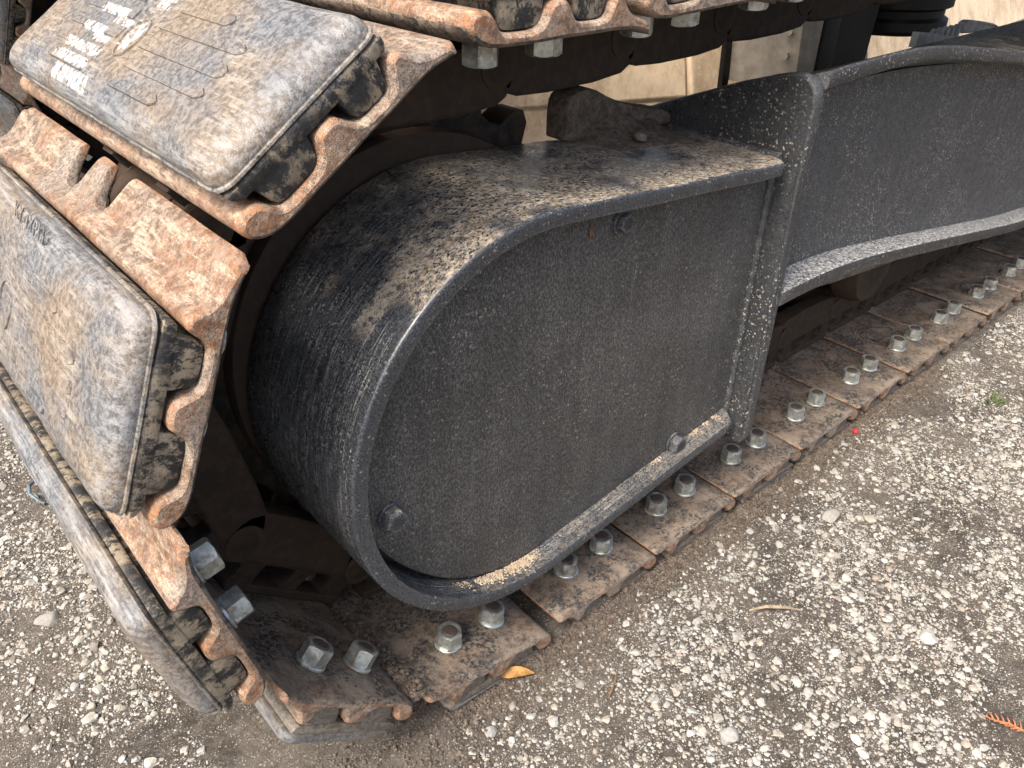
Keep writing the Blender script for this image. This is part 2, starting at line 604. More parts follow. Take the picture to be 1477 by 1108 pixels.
def chaikin(poly, it=1, closed=True):
    for _ in range(it):
        o = []
        n = len(poly)
        rngi = range(n) if closed else range(n - 1)
        if not closed:
            o.append(poly[0])
        for i in rngi:
            a, b = poly[i], poly[(i + 1) % n]
            o.append((a[0] * 0.75 + b[0] * 0.25, a[1] * 0.75 + b[1] * 0.25))
            o.append((a[0] * 0.25 + b[0] * 0.75, a[1] * 0.25 + b[1] * 0.75))
        if not closed:
            o.append(poly[-1])
        poly = o
    return poly


def rrect(x0, x1, y0, y1, r, k=5):
    out = []
    for cx, cy, a0 in ((x1 - r, y1 - r, 0), (x0 + r, y1 - r, 90), (x0 + r, y0 + r, 180), (x1 - r, y0 + r, 270)):
        for i in range(k + 1):
            a = math.radians(a0 + 90 * i / k)
            out.append((cx + r * math.cos(a), cy + r * math.sin(a)))
    return out


# ------------------------------------------------------------------ ground
def ground_h(x, y):
    h = -0.036 + 0.006 * mnoise.noise(Vector((x * 3.1, y * 3.1, 0.3))) + 0.004 * mnoise.noise(Vector((x * 11, y * 11, 1.7))) \
        + 0.0022 * mnoise.noise(Vector((x * 38, y * 38, 4.1))) + 0.0012 * mnoise.noise(Vector((x * 95, y * 95, 9.1)))
    if x > -0.3:
        d = max(0.0, -y)
        h += 0.003 * math.exp(-(d / 0.035) ** 2)          # soil pressed up beside the shoes
    return h


def build_ground():
    xs = np.concatenate([np.linspace(-60, -2, 12), np.linspace(-1.6, -0.8, 9), np.arange(-0.75, 1.5, 0.0105), np.linspace(1.6, 4, 16), np.linspace(5, 60, 12)])
    ys = np.concatenate([np.linspace(-60, -2, 12), np.linspace(-1.5, -0.62, 8), np.arange(-0.58, 1.0, 0.0105), np.linspace(1.1, 4, 20), np.linspace(5, 60, 12)])
    vs_ = []
    for y in ys:
        for x in xs:
            vs_.append((float(x), float(y), ground_h(float(x), float(y))))
    nx = len(xs)
    fs = []
    for j in range(len(ys) - 1):
        for i in range(nx - 1):
            a = j * nx + i
            fs.append((a, a + 1, a + nx + 1, a + nx))
    o = obj('ground', vs_, fs, 'soil', None, 60, fix=False)
    o['kind'] = 'structure'
    o['label'] = 'dark soil under the loose gravel'


build_ground()

# visible patch of ground (plus a margin for a step aside)
VIS = [(0.30, -0.50), (1.35, -0.16), (1.45, 0.01), (-0.20, 0.01), (-0.30, 0.30), (-0.26, 0.90), (-0.50, 0.90), (-0.62, 0.14)]


def inside(px, py, poly):
    r = np.zeros(px.shape, bool)
    n = len(poly)
    for i in range(n):
        (x0, y0), (x1, y1) = poly[i], poly[(i + 1) % n]
        c = ((y0 > py) != (y1 > py))
        with np.errstate(divide='ignore', invalid='ignore'):
            xx = (x1 - x0) * (py - y0) / (y1 - y0 + 1e-12) + x0
        r ^= c & (px < xx)
    return r


def ico(sub):
    bm = bmesh.new()
    bmesh.ops.create_icosphere(bm, subdivisions=sub, radius=1.0)
    v = np.array([tuple(x.co) for x in bm.verts])
    f = np.array([[q.index for q in g.verts] for g in bm.faces])
    bm.free()
    return v, f


PALETTE = np.array([(0.43, 0.42, 0.375), (0.47, 0.465, 0.43), (0.36, 0.355, 0.335), (0.40, 0.365, 0.30), (0.34, 0.355, 0.36),
                    (0.27, 0.25, 0.22), (0.36, 0.30, 0.245), (0.52, 0.51, 0.46), (0.17, 0.15, 0.135)])
PALETTE = (PALETTE * 0.78 + np.array((0.375, 0.37, 0.35)) * 0.22) * 0.86
PW = np.array([.2, .17, .17, .11, .11, .1, .05, .04, .05])


def stone_shapes(sub, k):
    V, F = ico(sub)
    S = []
    for i in range(k):
        d = V.copy()
        for _ in range(rng.integers(9, 16)):             # crushed faces: planes cut from the ball
            nn = rng.normal(size=3)
            nn /= np.linalg.norm(nn)
            lim = rng.uniform(0.48, 0.82)
            over = np.maximum(d @ nn - lim, 0)
            d -= over[:, None] * nn
        d *= rng.uniform(0.75, 1.2, 3)
        S.append(d)
    return S, F


def stone_field(name, n, rmin, rmax, sub, seedo, label, region=VIS, dens=True, clear=0.0, base=0.62):
    g = np.random.default_rng(seedo)
    S, F = stone_shapes(sub, 14)
    px = g.uniform(-0.65, 1.45, n * 7)
    py = g.uniform(-0.52, 0.92, n * 7)
    ok = inside(px, py, region)
    ok &= ~((px > -0.20) & (py > -0.004 - clear) & (py < 0.43))
    ok &= ~((px > -0.33) & (px <= -0.20) & (py > 0.0 - clear) & (py < 0.43))
    px, py = px[ok], py[ok]
    if dens:
        keep = np.empty(len(px), bool)
        uu = g.uniform(size=len(px))
        for i in range(len(px)):
            d = base + 0.95 * mnoise.noise(Vector((px[i] * 7, py[i] * 7, 5.0))) + 0.75 * mnoise.noise(Vector((px[i] * 21, py[i] * 21, 2.0)))
            near = max(0.0, -py[i]) if px[i] > -0.25 else 0.2
            d *= 0.40 + 0.60 * min(1.0, near / (0.075 if px[i] > 0.05 else 0.13))
            keep[i] = uu[i] < d
        px, py = px[keep], py[keep]
    px, py = px[:n], py[:n]
    n = len(px)
    rad = rmin + (rmax - rmin) * g.uniform(0, 1, n) ** 2.6
    nv = len(S[0])
    verts = np.empty((n, nv, 3))
    for i in range(n):
        a, b, c = g.uniform(0, 2 * PI, 3)
        ca, sa, cb, sb, cc, sc_ = math.cos(a), math.sin(a), math.cos(b), math.sin(b), math.cos(c), math.sin(c)
        Rm = np.array([[ca, -sa, 0], [sa, ca, 0], [0, 0, 1]]) @ np.array([[1, 0, 0], [0, cb, -sb], [0, sb, cb]]) @ np.array([[cc, -sc_, 0], [sc_, cc, 0], [0, 0, 1]])
        q = S[g.integers(len(S))] @ Rm.T * rad[i]
        q[:, 2] *= 0.62
        q += (px[i], py[i], ground_h(px[i], py[i]) + rad[i] * g.uniform(-0.32, 0.26))
        verts[i] = q
    faces = (F[None] + (np.arange(n) * nv)[:, None, None]).reshape(-1, 3)
    me = bpy.data.meshes.new(name)
    me.vertices.add(n * nv)
    me.vertices.foreach_set('co', verts.reshape(-1))
    me.loops.add(faces.size)
    me.loops.foreach_set('vertex_index', faces.reshape(-1).astype(np.int32))
    me.polygons.add(len(faces))
    me.polygons.foreach_set('loop_start', np.arange(0, faces.size, 3, dtype=np.int32))
    me.polygons.foreach_set('loop_total', np.full(len(faces), 3, np.int32))
    me.update()
    at = me.color_attributes.new('stone_colour', 'FLOAT_COLOR', 'POINT')
    cols = PALETTE[g.choice(len(PALETTE), n, p=PW)] * g.uniform(0.82, 1.12, (n, 1))
    cols = np.repeat(np.concatenate([cols, np.ones((n, 1))], 1)[:, None], nv, 1)
    at.data.foreach_set('color', cols.reshape(-1))
    o = obj_me(name, me, 'stone', None, 18 if sub > 1 else 0, fix=False)
    tag(o, label, 'gravel', kind='stuff')
    return o


stone_field('gravel', 7000, 0.0025, 0.0066, 2, 3, 'pale crushed stones set in the ground beside the track', clear=0.006, base=0.66)
stone_field('small_gravel', 40000, 0.0013, 0.0029, 1, 4, 'small grey chippings packed between the larger stones', clear=0.003, base=0.70)
stone_field('grit', 56000, 0.0006, 0.0013, 1, 5, 'fine grit sprinkled over the soil', clear=0.0, base=0.85)

# ------------------------------------------------------------------ crawler track: shoe geometry
PITCH = 0.154
WID = 0.42
CX, CZ, RAD = -0.032, 0.284, 0.284

# closed outline of the steel shoe, (u along the track, w outward)
PROF = [(-0.0975, -0.0070), (-0.0860, -0.0036), (-0.0740, -0.0006), (-0.0640, 0.0), (-0.03, 0.0), (0.0, 0.0), (0.03, 0.0), (0.0480, 0.0003), (0.0590, 0.0028),
        (0.0662, 0.0082), (0.0690, 0.0150), (0.0660, 0.0212), (0.0590, 0.0228), (0.0520, 0.0215), (0.0478, 0.0165), (0.0450, 0.0108),
        (0.0400, 0.0082), (0.0300, 0.0078), (0.0170, 0.0080), (0.0105, 0.0108), (0.0065, 0.0172), (0.0030, 0.0225), (-0.0045, 0.0236), (-0.0115, 0.0225), (-0.0150, 0.0165),
        (-0.0190, 0.0105), (-0.0240, 0.0080), (-0.0350, 0.0078), (-0.0450, 0.0082), (-0.0495, 0.0115), (-0.0525, 0.0180), (-0.0560, 0.0228), (-0.0612, 0.0232),
        (-0.0650, 0.0190), (-0.0690, 0.0125), (-0.0760, 0.0078), (-0.0860, 0.0045), (-0.0945, 0.0010), (-0.0990, -0.0035)]


def shoe_mesh(seed, notch=True, bedded=False):
    pts = list(PROF)
    if bedded:                 # on the level run the lip lies down flush with its neighbour
        pts[0], pts[1], pts[2] = (-0.0900, 0.0012), (-0.0850, -0.0003), (-0.0740, -0.0002)
        pts[-1], pts[-2], pts[-3] = (-0.0910, 0.0040), (-0.0890, 0.0066), (-0.0830, 0.0072)
    prof = chaikin(pts, 1)
    ys = [0.0, 0.0012, 0.0035] + list(np.linspace(0.012, 0.155, 13)) + [0.162, 0.168, 0.174, 0.180, 0.187, 0.194, 0.200, 0.206, 0.214, 0.222, 0.230, 0.236, 0.242, 0.249, 0.256, 0.262, 0.268, 0.276] + \
        list(np.linspace(0.285, 0.408, 11)) + [0.4165, 0.4188, 0.42]
    loops = []
    i1 = inset(prof, 0.0028)
    i2 = inset(prof, 0.0010)
    for y in ys:
        e = min(y, WID - y)
        pr = i1 if e < 0.0005 else i2 if e < 0.002 else prof
        cut = 0.0
        if notch:
            for yc in (0.187, 0.249):
                d = abs(y - yc) / 0.0185
                if d < 1:
                    cut = max(cut, (1 - d ** 3) ** 0.6)
        lip_end = 0.0
        if e < 0.014:
            lip_end = 0.010 * (1 - e / 0.014) ** 2
        L = []
        for (u, w) in pr:
            lim = -0.0995 + cut * 0.031 + lip_end
            if u < lim:
                w = w + (lim - u) * 0.35 * (1 if cut else 0.5)
                u = lim - (lim - u) * 0.05
            q = Vector((u * 22, y * 22, w * 22 + seed * 7.7))
            d = 0.0006 * mnoise.noise(q) + 0.0004 * mnoise.noise(q * 3.1)
            L.append((u + d * 0.6, y if e > 0.002 else y + 0.0007 * mnoise.noise(q * 1.7), -(w + d)))
        loops.append(L)
    mb = MB().loft(loops)
    me = bpy.data.meshes.new('track_shoe')
    me.from_pydata(mb.v, [], mb.f)
    bm = bmesh.new()
    bm.from_mesh(me)
    bmesh.ops.recalc_face_normals(bm, faces=bm.faces)
    for f in bm.faces:
        c = f.calc_center_median()
        if f.normal.z > 0.35 and c.z > -0.012 and c.x > -0.0995:
            f.material_index = 1
    bm.to_mesh(me)
    bm.free()
    me.materials.append(MAT['outer'])
    me.materials.append(MAT['inner'])
    me.shade_smooth()
    me.set_sharp_from_angle(angle=math.radians(42))
    flat_caps(me)
    return me


def pad_mesh(mat, text=None, seed=0):
    y0, y1, hu = 0.004, 0.398, 0.0625
    mb = MB()
    lay = [(0.0330, .0050), (0.0348, .0012), (0.0362, 0.0), (0.0374, 0.0004), (0.0380, .0016), (0.0415, .0018), (0.0452, .0035), (0.0485, .0068), (0.0508, .0112), (0.0524, .0170), (0.0533, .0240), (0.0537, .0300)]
    loops = []
    for w, d in lay:
        r = max(0.004, 0.0125 - d * 0.15)
        L = rrect(-hu + d, hu - d, y0 + d, y1 - d, r, 6)
        # extra points along the long sides so that wear can bend them
        M_ = []
        for i in range(len(L)):
            a, b = L[i], L[(i + 1) % len(L)]
            M_.append(a)
            if i % 7 == 6:
                k = 24 if i in (13, 27) else 6
                for j in range(1, k):
                    M_.append((a[0] + (b[0] - a[0]) * j / k, a[1] + (b[1] - a[1]) * j / k))
        loops.append([(u, y, w) for u, y in M_])
    out = []
    for li, L in enumerate(loops):
        Q = []
        for (u, y, w) in L:
            q = Vector((u * 16, y * 16, w * 10 + seed * 5.1))
            k = (0.0009 if li < 9 else 0.0) if li > 4 else 0.0003
            d = k * mnoise.noise(q) + k * 0.6 * mnoise.noise(q * 2.7)
            Q.append((u + d * (1 if u > 0 else -1) * 0.7, y + d, -(w + d)))
        out.append(Q)
    mb.loft(out, fan=True)
    # blocks gripping the grouser channels
    for (a, b) in ((-0.0505, -0.0185), (0.0062, 0.0462)):
        pr = chaikin([(a - 0.001, 0.0345), (a, 0.024), (a + 0.0030, 0.0110), (a + 0.009, 0.0088), (b - 0.009, 0.0088), (b - 0.0030, 0.0110), (b, 0.024), (b + 0.001, 0.0345)], 1)
        mb.prism([(u, -w) for u, w in pr], 0.0050, 0.394, 'y', 0.0012, True)
    mb.prism([(u, -w) for u, w in chaikin([(-0.0560, 0.0252), (0.0510, 0.0252), (0.0590, 0.0290), (0.0600, 0.0350), (-0.0600, 0.0350), (-0.0600, 0.029)], 1)], 0.0042, 0.395, 'y', 0.0012, True)
    # raised emblem: five bars either side of a central oval, outer bars shorter
    top = -0.0534
    hb = 0.0013
    bars = ((-0.0325, -0.0228, 0.100, 0.170), (-0.0155, -0.0070, 0.061, 0.177), (0.0003, 0.0108, 0.0595, 0.180), (0.0185, 0.0267, 0.0605, 0.173), (0.0340, 0.0425, 0.100, 0.172))
    for (a, b, c, d) in bars:
        for mir in (0, 1):
            lo, hi = (c, d) if not mir else (0.40 - d + 0.0, 0.40 - c - (0.0 if c > 0.08 else 0.02))
            ch = 0.006
            if not mir:
                poly = [(a + 0.003, lo), (b - 0.003, lo), (b, lo + ch), (b, hi), (a, hi), (a, lo + ch)]
            else:
                poly = [(a, lo), (b, lo), (b, hi - ch), (b - 0.003, hi), (a + 0.003, hi), (a, hi - ch)]
            ins_ = inset(poly, 0.0003)
            mb.loft([[(u, y, top) for u, y in poly], [(u, y, top - hb) for u, y in ins_]], (False, True))
    ov = [(0.0237, 0.1986), (0.0218, 0.2071), (0.012, 0.2120), (0.0037, 0.2150), (-0.0050, 0.2125), (-0.0113, 0.2050), (-0.0116, 0.1960), (-0.007, 0.1890), (0.004, 0.1850), (0.0153, 0.1883), (0.0213, 0.1913)]
    ov = chaikin(ov, 2)
    o2 = inset(ov, 0.0022)
    mb.loft([[(u, y, top) for u, y in ov], [(u, y, top - 0.0014) for u, y in inset(ov, 0.0005)], [(u, y, top - 0.0014) for u, y in inset(ov, 0.0017)], [(u, y, top) for u, y in o2]], (False, False))
    if text:
        cu = bpy.data.curves.new('t', 'FONT')
        cu.body = text
        cu.size = 0.0155
        cu.extrude = 0.0006
        to = bpy.data.objects.new('t', cu)
        COL.objects.link(to)
        dg = bpy.context.evaluated_depsgraph_get()
        tm = bpy.data.meshes.new_from_object(to.evaluated_get(dg))
        # reading direction runs towards the outer end of the shoe, feet of the letters towards the pad's middle
        mb.add([(-0.0520 - v.co.y, 0.2130 - v.co.x, -0.0517 - v.co.z * 0.7) for v in tm.vertices], [tuple(p.vertices) for p in tm.polygons])
        bpy.data.objects.remove(to)
        bpy.data.curves.remove(cu)
        bpy.data.meshes.remove(tm)
    me = bpy.data.meshes.new('rubber_pad')
    me.from_pydata(mb.v, [], mb.f)
    bm = bmesh.new()
    bm.from_mesh(me)
    bmesh.ops.recalc_face_normals(bm, faces=bm.faces)
    bm.to_mesh(me)
    bm.free()
    me.materials.append(MAT[mat])
    me.shade_smooth()
    me.set_sharp_from_angle(angle=math.radians(38))
    flat_caps(me)
    return me


def nut_mesh(inner_mat='stud', af=0.0228, h=0.0158, washer=0.0140):
    """hexagon nut on its washer, bolt end inside; base at z=0, axis +z"""
    mb = MB()
    seg = 24
    wz = 0.0030
    mb.lathe([(washer * 0.94, 0.0), (washer, 0.0006), (washer, wz - 0.0006), (washer * 0.95, wz), (0.004, wz)], 24, axis='z')
    k0 = len(mb.f)
    r = af / 2 / math.cos(PI / 6)
    hexp = []
    for i in range(6):
        for j in range(4):
            a0, a1 = PI / 3 * i, PI / 3 * (i + 1)
            p0 = Vector((r * math.cos(a0), r * math.sin(a0)))
            p1 = Vector((r * math.cos(a1), r * math.sin(a1)))
            hexp.append(p0.lerp(p1, j / 4))

    def ring(z, lim):
        L = []
        for p in hexp:
            q = p * min(1.0, lim / p.length)
            L.append((q.x, q.y, z))
        return L
    b = af / 2
    loops = [ring(wz + 0.0001, b * 1.05)]
    # conical chamfer: height falls off at the corners
    loops.append([(p.x, p.y, wz + 0.0012 * max(0, (p.length / b - 1) / 0.155)) for p in hexp])
    loops.append([(p.x, p.y, wz + h - 0.0013 * max(0, (p.length / b - 1) / 0.155)) for p in hexp])
    loops.append(ring(wz + h, b * 0.985))
    loops.append([(p[0], p[1], wz + h + 0.0002) for p in ring(0, b * 0.93)])
    loops.append([(p[0], p[1], wz + h + 0.0001) for p in ring(0, b * 0.74)])
    loops.append([(p[0], p[1], wz + h - 0.0012) for p in ring(0, b * 0.70)])
    mb.loft(loops, (True, True))
    k1 = len(mb.f)
    mb.lathe([(b * 0.67, wz + h - 0.002), (b * 0.67, wz + h - 0.0002), (b * 0.57, wz + h + 0.0008), (b * 0.2, wz + h + 0.0009)], 18, axis='z')
    me = bpy.data.meshes.new('nut')
    me.from_pydata(mb.v, [], mb.f)
    me.materials.append(MAT['zinc'])
    me.materials.append(MAT[inner_mat])
    for i, p in enumerate(me.polygons):
        if i >= k1:
            p.material_index = 1
    bm = bmesh.new()
    bm.from_mesh(me)
    bmesh.ops.recalc_face_normals(bm, faces=bm.faces)
    bm.to_mesh(me)
    bm.free()
    me.shade_smooth()
    me.set_sharp_from_angle(angle=math.radians(25))
    flat_caps(me)
    return me


def link_mesh():
    """one pair of chain links: rail, three posts with windows between them, bushing"""
    mb = MB()
    for ya in (0.146, 0.252):
        yb = ya + 0.024
        rail = chaikin([(-0.098, 0.046), (-0.092, 0.072), (-0.070, 0.083), (0.050, 0.080), (0.074, 0.070), (0.082, 0.050), (0.074, 0.030), (0.050, 0.030), (-0.06, 0.030), (-0.090, 0.026)], 1)
        mb.prism(rail, ya, yb, 'y', 0.003)
        base = rrect(-0.072, 0.066, 0.0002, 0.010, 0.003, 3)
        mb.prism(base, ya, yb, 'y', 0.002)
        for (a, b, sl) in ((-0.072, -0.048, 0.006), (-0.014, 0.004, 0.010), (0.040, 0.066, 0.002)):
            mb.prism(chaikin([(a - 0.002, 0.006), (b + 0.003, 0.006), (b + sl * 0.5, 0.014), (b + sl, 0.027), (b + sl + 0.004, 0.034), (a + sl - 0.004, 0.034), (a + sl, 0.027), (a + sl * .5, 0.014)], 1), ya + 0.0015, yb - 0.0015, 'y', 0.0015)
    mb.lathe([(0.012, 0.1445), (0.0185, 0.145), (0.0185, 0.277), (0.012, 0.2775)], 20, (-0.077, 0, 0.048))
    mb.lathe([(0.026, 0.170), (0.026, 0.251)], 20, (0.077, 0, 0.048))
    me = bpy.data.meshes.new('track_link')
    me.from_pydata(mb.v, [], mb.f)
    bm = bmesh.new()
    bm.from_mesh(me)
    bmesh.ops.recalc_face_normals(bm, faces=bm.faces)
    bm.to_mesh(me)
    bm.free()
    me.materials.append(MAT['chain'])
    me.shade_smooth()
    me.set_sharp_from_angle(angle=math.radians(35))
    flat_caps(me)
    return me


SHOES = [shoe_mesh(i) for i in range(4)]
BEDDED = [shoe_mesh(i + 10, False, True) for i in range(4)]
PAD = pad_mesh('rubber')
PAD2 = pad_mesh('rubber', None, 2)
PAD_GND = pad_mesh('rubber_ground', None, 4)
PAD_TXT = pad_mesh('rubber', 'KY-TYP13', 1)
PAD_MARK = pad_mesh('rubber_marked', None, 3)
NUT = nut_mesh()
LINK = link_mesh()


def child(name, me, parent, loc=(0, 0, 0), rot=(0, 0, 0), label=None):
    o = bpy.data.objects.new(name, me)
    COL.objects.link(o)
    o.parent = parent
    o.location = loc
    o.rotation_euler = rot
    if label:
        o['label'] = label
    return o


track = empty('crawler_track', (0.4, 0.21, -0.03), 'rusty steel crawler track with dusty rubber pads wrapping round the black guard', 'crawler track')
track_inv = Matrix.Translation((-0.4, -0.21, 0.03))


def place_shoe(root, inv, x, z, th, dy=0.0, k=0, pad=None, nuts=True, link=True, plabel=None, label=None, bedded=False):
    o = bpy.data.objects.new('track_shoe', (BEDDED if bedded else SHOES)[k % 4])
    COL.objects.link(o)
    o.parent = root
    o.matrix_local = inv @ Matrix.Translation((x, dy, z)) @ Matrix.Rotation(math.radians(th), 4, 'Y')
    if label:
        o['label'] = label
    child('rubber_pad', pad or (PAD if k % 2 else PAD2), o, label=plabel)
    if nuts:
        for u in (-0.035, 0.022):
            for y in (0.048, WID - 0.048) if nuts == 2 else (0.048,):
                child('nut', NUT, o, (u + random.uniform(-.0008, .0008), y + random.uniform(-.001, .001), 0.0003), (random.uniform(-.03, .03), random.uniform(-.03, .03), random.uniform(0, PI)))
    if link:
        l = bpy.data.objects.new('track_link', LINK)
        COL.objects.link(l)
        l.parent = root
        l.matrix_local = inv @ Matrix.Translation((x, dy, z)) @ Matrix.Rotation(math.radians(th), 4, 'Y')
    return o


def wrap(th, off=0.0):
    t = math.radians(th)
    return CX - math.sin(t) * (RAD + off), CZ - math.cos(t) * (RAD + off)


# level lower run
for i in range(13):
    place_shoe(track, track_inv, 0.0965 + PITCH * i + random.uniform(-.001, .001), random.uniform(-.0012, .0012), random.uniform(-.5, .5), k=i, pad=PAD_GND, nuts=1 if i < 10 else 0, bedded=True)
# wrapped round the sprocket
wraps = [(7.7, 0, 1, PAD_GND, None, None), (42.0, 0, 2, PAD_GND, None, None),
         (77.0, 0.001, 3, None, 'dusty rubber pad seen edge-on above the gravel', None),
         (112.0, 0.003, 0, PAD_TXT, 'tan and blue-grey rubber pad with moulded letters', 'orange-rusted shoe with a notched lip'),
         (145.5, 0.003, 1, PAD_MARK, 'blue-grey rubber pad with worn white paint marks', None)]
for th, off, k, pad, pl, lb in wraps:
    x, z = wrap(th, off)
    place_shoe(track, track_inv, x, z, th, k=k, pad=pad, nuts=2, plabel=pl, label=lb)
# upper run, rising slightly towards the machine
for i in range(12):
    x = -0.038 + PITCH * i
    place_shoe(track, track_inv, x, 0.568 + 0.045 * max(0, x + 0.0), 180 - (2.4 if i else 0.6), k=i + 2, nuts=1 if i < 6 else 0)


# ------------------------------------------------------------------ drive sprocket behind the guard
def build_sprocket():
    t = empty('drive_sprocket', (CX, 0.21, CZ), 'dark rusty drive sprocket behind the black end guard', 'sprocket')
    inv = (-CX, -0.21, -CZ)
    n = 21
    pts = []
    for i in range(n):
        for (da, r) in ((-0.5, 0.205), (-0.30, 0.207), (-0.16, 0.226), (0.0, 0.232), (0.16, 0.226), (0.30, 0.207)):
            a = 2 * PI * (i + da) / n
            pts.append((CX + r * math.cos(a), CZ + r * math.sin(a)))
    mb = MB().prism(pts, 0.192, 0.228, 'y', 0.003)
    mb.make('tooth_ring', 'chain', t, 35, loc=inv)
    mb = MB()
    mb.lathe([(0.12, 0.176), (0.186, 0.178), (0.188, 0.184), (0.188, 0.196), (0.170, 0.199), (0.1, 0.2)], 64, (CX, 0, CZ))
    mb.make('hub_flange', 'chain', t, 35, loc=inv)
    mb = MB()
    mb.lathe([(0.05, 0.227), (0.15, 0.2275), (0.152, 0.24), (0.152, 0.40), (0.14, 0.41), (0.02, 0.411)], 48, (CX, 0, CZ))
    mb.make('motor_housing', 'chain', t, 35, loc=inv)
    for i in range(12):
        a = 2 * PI * (i + 0.3) / 12
        mb = MB().lathe([(0.011, 0.0), (0.011, 0.010), (0.009, 0.012), (0.001, 0.012)], 6, (0, 0, 0))
        o = mb.make('flange_bolt', 'chain', t, 25)
        o.location = (0.155 * math.cos(a), 0.176 - 0.012 - 0.21, 0.155 * math.sin(a))


build_sprocket()

# ------------------------------------------------------------------ track frame with its rounded end guard
GC = (-0.0218, 0.2603)
GR = 0.190
frame = empty('track_frame', (0.6, 0.15, 0.30), 'black painted steel track frame with rounded motor guard end', 'track frame')
FI = (-0.6, -0.15, -0.30)


def guard_path(narc=64):
    tp = math.atan2(0.9968, 0.0805)
    bt = math.atan2(-0.992, 0.125) + 2 * PI
    P = []
    top_t = (GC[0] + GR * math.cos(tp), GC[1] + GR * math.sin(tp))
    bot_t = (GC[0] + GR * math.cos(bt), GC[1] + GR * math.sin(bt))
    e0 = (0.3035, top_t[1] - (0.3035 - top_t[0]) * 0.0805)
    e1 = (0.3035, bot_t[1] + (0.3035 - bot_t[0]) * 0.1255)
    N0 = 22
    for i in range(N0):
        f = (i / N0) ** 0.7 if False else i / N0
        P.append(((e0[0] + (top_t[0] - e0[0]) * f, e0[1] + (top_t[1] - e0[1]) * f), (math.cos(tp), math.sin(tp))))
    for i in range(narc + 1):
        a = tp + (bt - tp) * i / narc
        P.append(((GC[0] + GR * math.cos(a), GC[1] + GR * math.sin(a)), (math.cos(a), math.sin(a))))
    for i in range(1, N0 + 1):
        f = i / N0
        P.append(((bot_t[0] + (e1[0] - bot_t[0]) * f, bot_t[1] + (e1[1] - bot_t[1]) * f), (math.cos(bt), math.sin(bt))))
    return P


GP = guard_path()
T = 0.0145
loops = []
for (p, n) in GP:
    xr = 0.3035 - p[0]
    yf = 0.010 + (0.0 if xr > 0.022 else 0.022 * (1 - math.sqrt(max(0, 1 - ((0.022 - xr) / 0.022) ** 2))))
    sec = [(-0.0004, yf + 0.0015), (0.0, yf + 0.004), (0.0, 0.05), (0.0, 0.09), (0.0, 0.13), (0.0, 0.171), (-0.0015, 0.1735), (-T + 0.0015, 0.1735), (-T, 0.171), (-T, 0.09), (-T, yf + 0.003), (-T + 0.0008, yf + 0.0008), (-T + 0.003, yf), (-0.003, yf), (-0.0016, yf + 0.0004)]
    L = []
    for off, y in sec:
        x, z = p[0] + n[0] * off, p[1] + n[1] * off
        d = 0.0005 * mnoise.noise(Vector((x * 14, y * 14, z * 14)))
        L.append((x + n[0] * d, y, z + n[1] * d))
    loops.append(L)
guard = MB().loft(loops).make('motor_guard', 'drum', frame, 40, loc=FI)
guard['label'] = 'scratched black rolled steel guard with dust on top'

# flat cover panel inside the rim
pan = []
for (p, n) in GP:
    a = math.atan2(n[1], n[0]) % (2 * PI)
    d = math.degrees(a)
    gap = T + 0.0006 + (0.0075 * math.exp(-((d - 222) / 26) ** 2) if 150 < d < 300 else 0)
    q = (p[0] - n[0] * gap, p[1] - n[1] * gap)
    pan.append((min(q[0], 0.2995), q[1]))
cover = MB().prism(pan, 0.032, 0.040, 'y', 0.0012).make('cover_panel', 'panel', frame, 30, loc=FI)
cover['label'] = 'flat matt black cover panel speckled with dust'
# back wall of the recess
MB().prism([(p[0] - n[0] * (T - 0.002), p[1] - n[1] * (T - 0.002)) for p, n in GP], 0.062, 0.068).make('back_plate', 'bolt', frame, 30, loc=FI)


def hexbolt(name, pos, direction_y=-1, af=0.0185, h=0.0095, mat='bolt', parent=frame, rot=0.3):
    mb = MB()
    mb.lathe([(0.0122, 0.0), (0.0126, 0.0006), (0.0126, 0.0022), (0.0119, 0.0028), (0.003, 0.0028)], 24)
    r = af / 2 / math.cos(PI / 6)
    L = []
    for (s, y) in ((1.0, 0.0027), (1.0, 0.0027 + h * 0.85), (0.87, 0.0027 + h), (0.5, 0.0027 + h)):
        L.append([(r * s * math.cos(rot + PI / 3 * i), y, r * s * math.sin(rot + PI / 3 * i)) for i in range(6)])
    mb.loft(L)
    vs_ = [(x, -y, z) for x, y, z in mb.v]
    o = obj(name, vs_, mb.f, mat, parent, 25)
    o.location = Vector(pos) + Vector(FI)
    return o


hexbolt('cover_bolt', (0.0811, 0.0319, 0.4100), af=0.0150, h=0.0045)
hexbolt('cover_bolt', (-0.1676, 0.0319, 0.2255), rot=0.15)
hexbolt('cover_bolt', (0.2052, 0.0319, 0.1190), rot=0.5)

# end plate across the frame
ep = [(0.0, 0.096), (0.004, 0.086), (0.014, 0.082), (0.06, 0.082), (0.25, 0.082), (0.27, 0.10), (0.27, 0.405), (0.245, 0.4215), (0.196, 0.4415), (0.173, 0.4511), (0.1297, 0.4682), (0.085, 0.486), (0.0455, 0.4992), (0.0313, 0.5027), (0.0200, 0.5040),
      (0.0110, 0.5015), (0.0050, 0.4965), (0.0015, 0.489), (0.0, 0.478), (0.0, 0.40), (0.0, 0.30), (0.0, 0.2)]
endp = MB().prism(ep, 0.303, 0.3185, 'x', 0.0035).make('end_plate', 'plate', frame, 35, loc=FI)
endp['label'] = 'upright black end plate with dusty edge'


